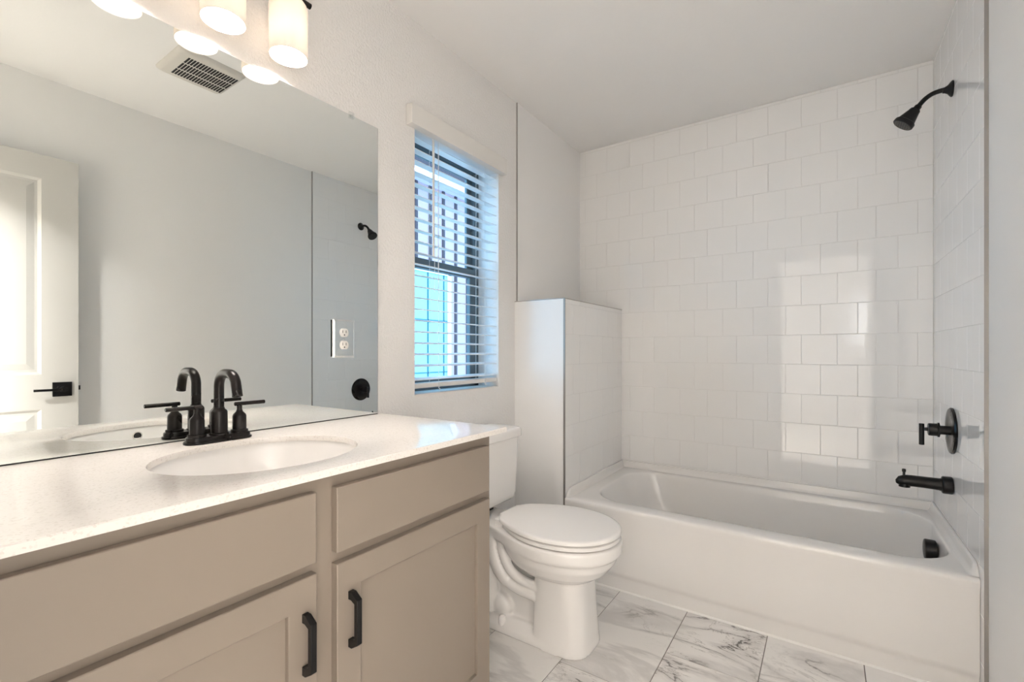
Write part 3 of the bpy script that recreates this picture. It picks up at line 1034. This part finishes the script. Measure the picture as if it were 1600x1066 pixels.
# apron
prof = [(TY0 + 0.035, 0.3866), (TY0 + 0.012, 0.3845), (TY0 + 0.004, 0.381), (TY0 + 0.0005, 0.375), (TY0, 0.367), (TY0 + 0.002, 0.352), (TY0 + 0.0045, 0.338),
        (TY0 + 0.0045, 0.20), (TY0 + 0.003, 0.088), (TY0 + 0.005, 0.074), (TY0 + 0.010, 0.066), (TY0 + 0.0125, 0.055), (TY0 + 0.0125, 0.0), (TY0 + 0.035, 0.0)]
prism(bm, prof, 'X', TX0, TX1)
# raised tiling flange on three sides
fl = [(0.0, 0.386), (0.0, 0.4235), (0.004, 0.4245), (0.0085, 0.4225), (0.0105, 0.416), (0.0125, 0.402), (0.0175, 0.392), (0.026, 0.3868)]
lp = []
for d, z in fl:
    zl = min(z, 0.3866)
    zm = zl + (z - zl) * 0.75
    lp.append([Vector((TX0 + d, TY0 + 0.013, zl)), Vector((TX0 + d, TY0 + 0.030, zm)), Vector((TX0 + d, TY0 + 0.048, z)), Vector((TX0 + d, TY1 - d, z)),
               Vector((TX1 - d, TY1 - d, z)), Vector((TX1 - d, TY0 + 0.048, z)), Vector((TX1 - d, TY0 + 0.030, zm)), Vector((TX1 - d, TY0 + 0.013, zl))])
loft(bm, lp, False, False, closed=False)
part('tub_shell', bm, ACRYL, tb, smooth=40)
bm = bmesh.new()
prism(bm, [(TY0 + 0.0125, 0.0), (TY0 + 0.0125, 0.006), (TY0 + 0.007, 0.0035), (TY0 + 0.0045, 0.0)], 'X', TX0 + 0.08, TX1)
part('caulk_line', bm, mat('white_caulk', (0.9, 0.88, 0.86), 0.5), tb, label='bright white bead along the tub foot')
bm = bmesh.new()
lathe(bm, [(0.030, 1.735), (0.0395, 1.730), (0.0405, 1.722), (0.0405, 1.700), (0.0385, 1.697), (0.034, 1.6955), (0.0, 1.6955)], (0, 2.445, 0.324), 'X', 36, True, False)
bmesh.ops.remove_doubles(bm, verts=bm.verts, dist=1e-5)
part('overflow_cover', bm, BLACK, tb, smooth=40, label='round black overflow cover')
bm = bmesh.new()
lathe(bm, [(0.0, 0.074), (0.02, 0.0735), (0.030, 0.071), (0.033, 0.067)], (1.58, 2.445, 0), 'Z', 28, False, False)
bmesh.ops.remove_doubles(bm, verts=bm.verts, dist=1e-5)
part('drain', bm, BLACK, tb, smooth=40)

# ------------------------------------------------------------------ shower fittings
SYC = 2.445
sh = thing('overhead_shower', 'black shower head on a bent arm high on the tiled wall', 'shower', (XT, SYC, 2.13))
bm = bmesh.new()
lathe(bm, [(0.030, 1.7795), (0.030, 1.776), (0.026, 1.772), (0.0165, 1.765), (0.0115, 1.757), (0.010, 1.750)], (0, SYC, 2.1275), 'X', 32)
part('flange', bm, BLACK, sh, smooth=45)
arm = spline([(1.778, SYC, 2.1275), (1.750, SYC, 2.1295), (1.722, SYC, 2.125), (1.700, SYC, 2.112), (1.684, SYC, 2.0945), (1.679, SYC, 2.088)], 30)
bm = bmesh.new()
tube(bm, arm, 0.0088, 18)
part('arm', bm, BLACK, sh, smooth=45)
hd = Vector((-0.036, 0, -0.0455)).normalized()
q = hd.to_track_quat('Z', 'Y').to_matrix().to_4x4()
base = Vector((1.6795, SYC, 2.0885))
bm = bmesh.new()
lathe(bm, [(0.0105, -0.002), (0.0125, 0.001), (0.0125, 0.011), (0.0105, 0.013), (0.0175, 0.015), (0.019, 0.018), (0.0205, 0.026), (0.0325, 0.064), (0.0365, 0.066), (0.0375, 0.069), (0.0375, 0.079), (0.035, 0.0815)], (0, 0, 0), 'Z', 36)
bmesh.ops.transform(bm, matrix=Matrix.Translation(base) @ q, verts=bm.verts)
part('head', bm, BLACK, sh, smooth=35)
bm = bmesh.new()
for rr_, nn in ((0.010, 6), (0.019, 12), (0.028, 18)):
    for k in range(nn):
        a = 2 * math.pi * k / nn
        lathe(bm, [(0.0016, 0.0805), (0.0014, 0.0835)], (rr_ * math.cos(a), rr_ * math.sin(a), 0), 'Z', 8)
bmesh.ops.transform(bm, matrix=Matrix.Translation(base) @ q, verts=bm.verts)
part('nozzles', bm, mat('grey_rubber', (0.16, 0.15, 0.12), 0.6), sh)

va = thing('shower_valve', 'round black shower control with lever on the tiled wall', 'shower valve', (XT, SYC, 0.80))
bm = bmesh.new()
ZV = 0.801
lathe(bm, [(0.089, 1.7795), (0.0895, 1.775), (0.086, 1.7705), (0.078, 1.769), (0.060, 1.7695), (0.044, 1.772), (0.040, 1.7725), (0.0, 1.7725)], (0, SYC, ZV), 'X', 56, True, False)
bmesh.ops.remove_doubles(bm, verts=bm.verts, dist=1e-5)
part('escutcheon', bm, BRONZE, va, smooth=40)
bm = bmesh.new()
lathe(bm, [(0.0175, 1.774), (0.0175, 1.741), (0.0285, 1.7405), (0.0285, 1.735), (0.0245, 1.7345), (0.0245, 1.711), (0.0225, 1.708), (0.007, 1.7075), (0.006, 1.688)], (0, SYC, ZV), 'X', 32)
part('hub', bm, BLACK, va, smooth=35)
bm = bmesh.new()
tube(bm, [(1.6885, SYC, ZV + 0.021), (1.6885, SYC, ZV - 0.01), (1.6885, SYC, ZV - 0.063)], 0.0085, 16)
part('lever', bm, BLACK, va, bevel=0.001)

ts = thing('tub_spout', 'black tub spout with diverter knob above the bathtub', 'tub spout', (XT, SYC, 0.59))
bm = bmesh.new()
ZS = 0.588
lathe(bm, [(0.028, 1.7795), (0.0325, 1.778), (0.0335, 1.775), (0.0335, 1.752), (0.032, 1.749), (0.0245, 1.746), (0.0235, 1.740)], (0, SYC, ZS), 'X', 32)
tube(bm, [(1.745, SYC, ZS), (1.70, SYC, ZS + 0.001), (1.66, SYC, ZS + 0.001), (1.640, SYC, ZS), (1.627, SYC, ZS - 0.004), (1.619, SYC, ZS - 0.011), (1.6155, SYC, ZS - 0.017)], [0.0235, 0.0225, 0.0225, 0.0225, 0.0205, 0.015, 0.008], 24)
tube(bm, [(1.636, SYC, ZS), (1.636, SYC, ZS - 0.026)], [0.019, 0.0185], 20)
part('spout', bm, BLACK, ts, smooth=45)
bm = bmesh.new()
tube(bm, [(1.6345, SYC, ZS + 0.018), (1.6345, SYC, ZS + 0.035)], 0.0042, 12)
lathe(bm, [(0.006, ZS + 0.034), (0.0065, ZS + 0.036), (0.0065, ZS + 0.044), (0.005, ZS + 0.046)], (1.6345, SYC, 0), 'Z', 16)
part('diverter_knob', bm, BLACK, ts, smooth=40)

# ------------------------------------------------------------------ exhaust vent (seen in the mirror)
ev = thing('exhaust_vent', 'square white ceiling exhaust vent with dark slots, seen in the mirror', 'vent', (1.10, 1.0, ZC))
bm = bmesh.new()
vx0, vx1, vy0, vy1 = 0.952, 1.232, 0.858, 1.142
sx0, sx1, sy0, sy1 = 0.998, 1.190, 0.905, 1.128
def vr(i, z, r=0.02):
    return rrect(vx0 + i, vx1 - i, vy0 + i, vy1 - i, z, r)
loft(bm, [vr(0, ZC), vr(0.002, ZC - 0.006), vr(0.014, ZC - 0.016), vr(0.02, ZC - 0.0175)])
part('grille', bm, mat('vent_plastic', (0.66, 0.63, 0.58), 0.5), ev, smooth=40)
bm = bmesh.new()
ns = 18
for i in range(ns):
    y = sy0 + 0.004 + (sy1 - sy0 - 0.008) * (i + 0.5) / ns
    for a, b in ((0, 0.30), (0.34, 0.66), (0.70, 1.0)):
        xa, xb = sx0 + (sx1 - sx0) * a, sx0 + (sx1 - sx0) * b
        box(bm, xa, xb, y - 0.0043, y + 0.0043, ZC - 0.0179, ZC - 0.0165)
part('slots', bm, DARK, ev)

# ------------------------------------------------------------------ door_1, standing open along the right wall (seen in the mirror)
dr = thing('door_1', 'white panelled door standing open along the right wall', 'door', (1.72, 0.35, 0.01))
del dr['category']
structure(dr)
DFX, DBX, DY0, DY1, DT = 1.702, 1.737, -0.010, 0.702, 2.036
bm = bmesh.new()
st = 0.131
holes = [(1.000, 1.925), (0.245, 0.835)]
py0, py1 = DY0 + st, DY1 - st
for b in ((DFX, DBX, DY0, py0, 0.012, DT), (DFX, DBX, py1, DY1, 0.012, DT), (DFX, DBX, py0, py1, 0.012, holes[1][0]),
          (DFX, DBX, py0, py1, holes[1][1], holes[0][0]), (DFX, DBX, py0, py1, holes[0][1], DT)):
    box(bm, *b)
for z0, z1 in holes:
    def rg(x, i):
        return [Vector((x, py0 + i, z0 + i)), Vector((x, py1 - i, z0 + i)), Vector((x, py1 - i, z1 - i)), Vector((x, py0 + i, z1 - i))]
    loft(bm, [rg(DFX, 0), rg(DFX + 0.009, 0.012), rg(DFX + 0.009, 0.022), rg(DFX + 0.003, 0.050)], False, True)
    box(bm, DFX + 0.02, DBX - 0.002, py0, py1, z0, z1)
part('door_panel', bm, DOORW, dr)
bm = boxes((DFX - 0.009, DFX, 0.6075, 0.6770, 0.8925, 0.961))
rs_ = part('rosette', bm, BLACK, dr, bevel=0.0012, label='square black handle plate')
bm = bmesh.new()
lathe(bm, [(0.0125, DFX - 0.009), (0.0125, DFX - 0.030)], (0, 0.642, 0.927), 'X', 20)
box(bm, DFX - 0.053, DFX - 0.030, 0.632, 0.654, 0.9205, 0.9335)
box(bm, DFX - 0.053, DFX - 0.041, 0.5365, 0.640, 0.9215, 0.9325)
part('lever', bm, BLACK, rs_, bevel=0.001)
part('latch', boxes((1.713, 1.727, DY1, DY1 + 0.010, 0.919, 0.941)), BLACK, dr, bevel=0.001)
for z in (0.25, 1.05, 1.85):
    bm = bmesh.new()
    lathe(bm, [(0.006, z - 0.045), (0.006, z + 0.045)], (1.7405, DY0 - 0.002, 0), 'Z', 12)
    part('hinge', bm, BLACK, dr, smooth=40)
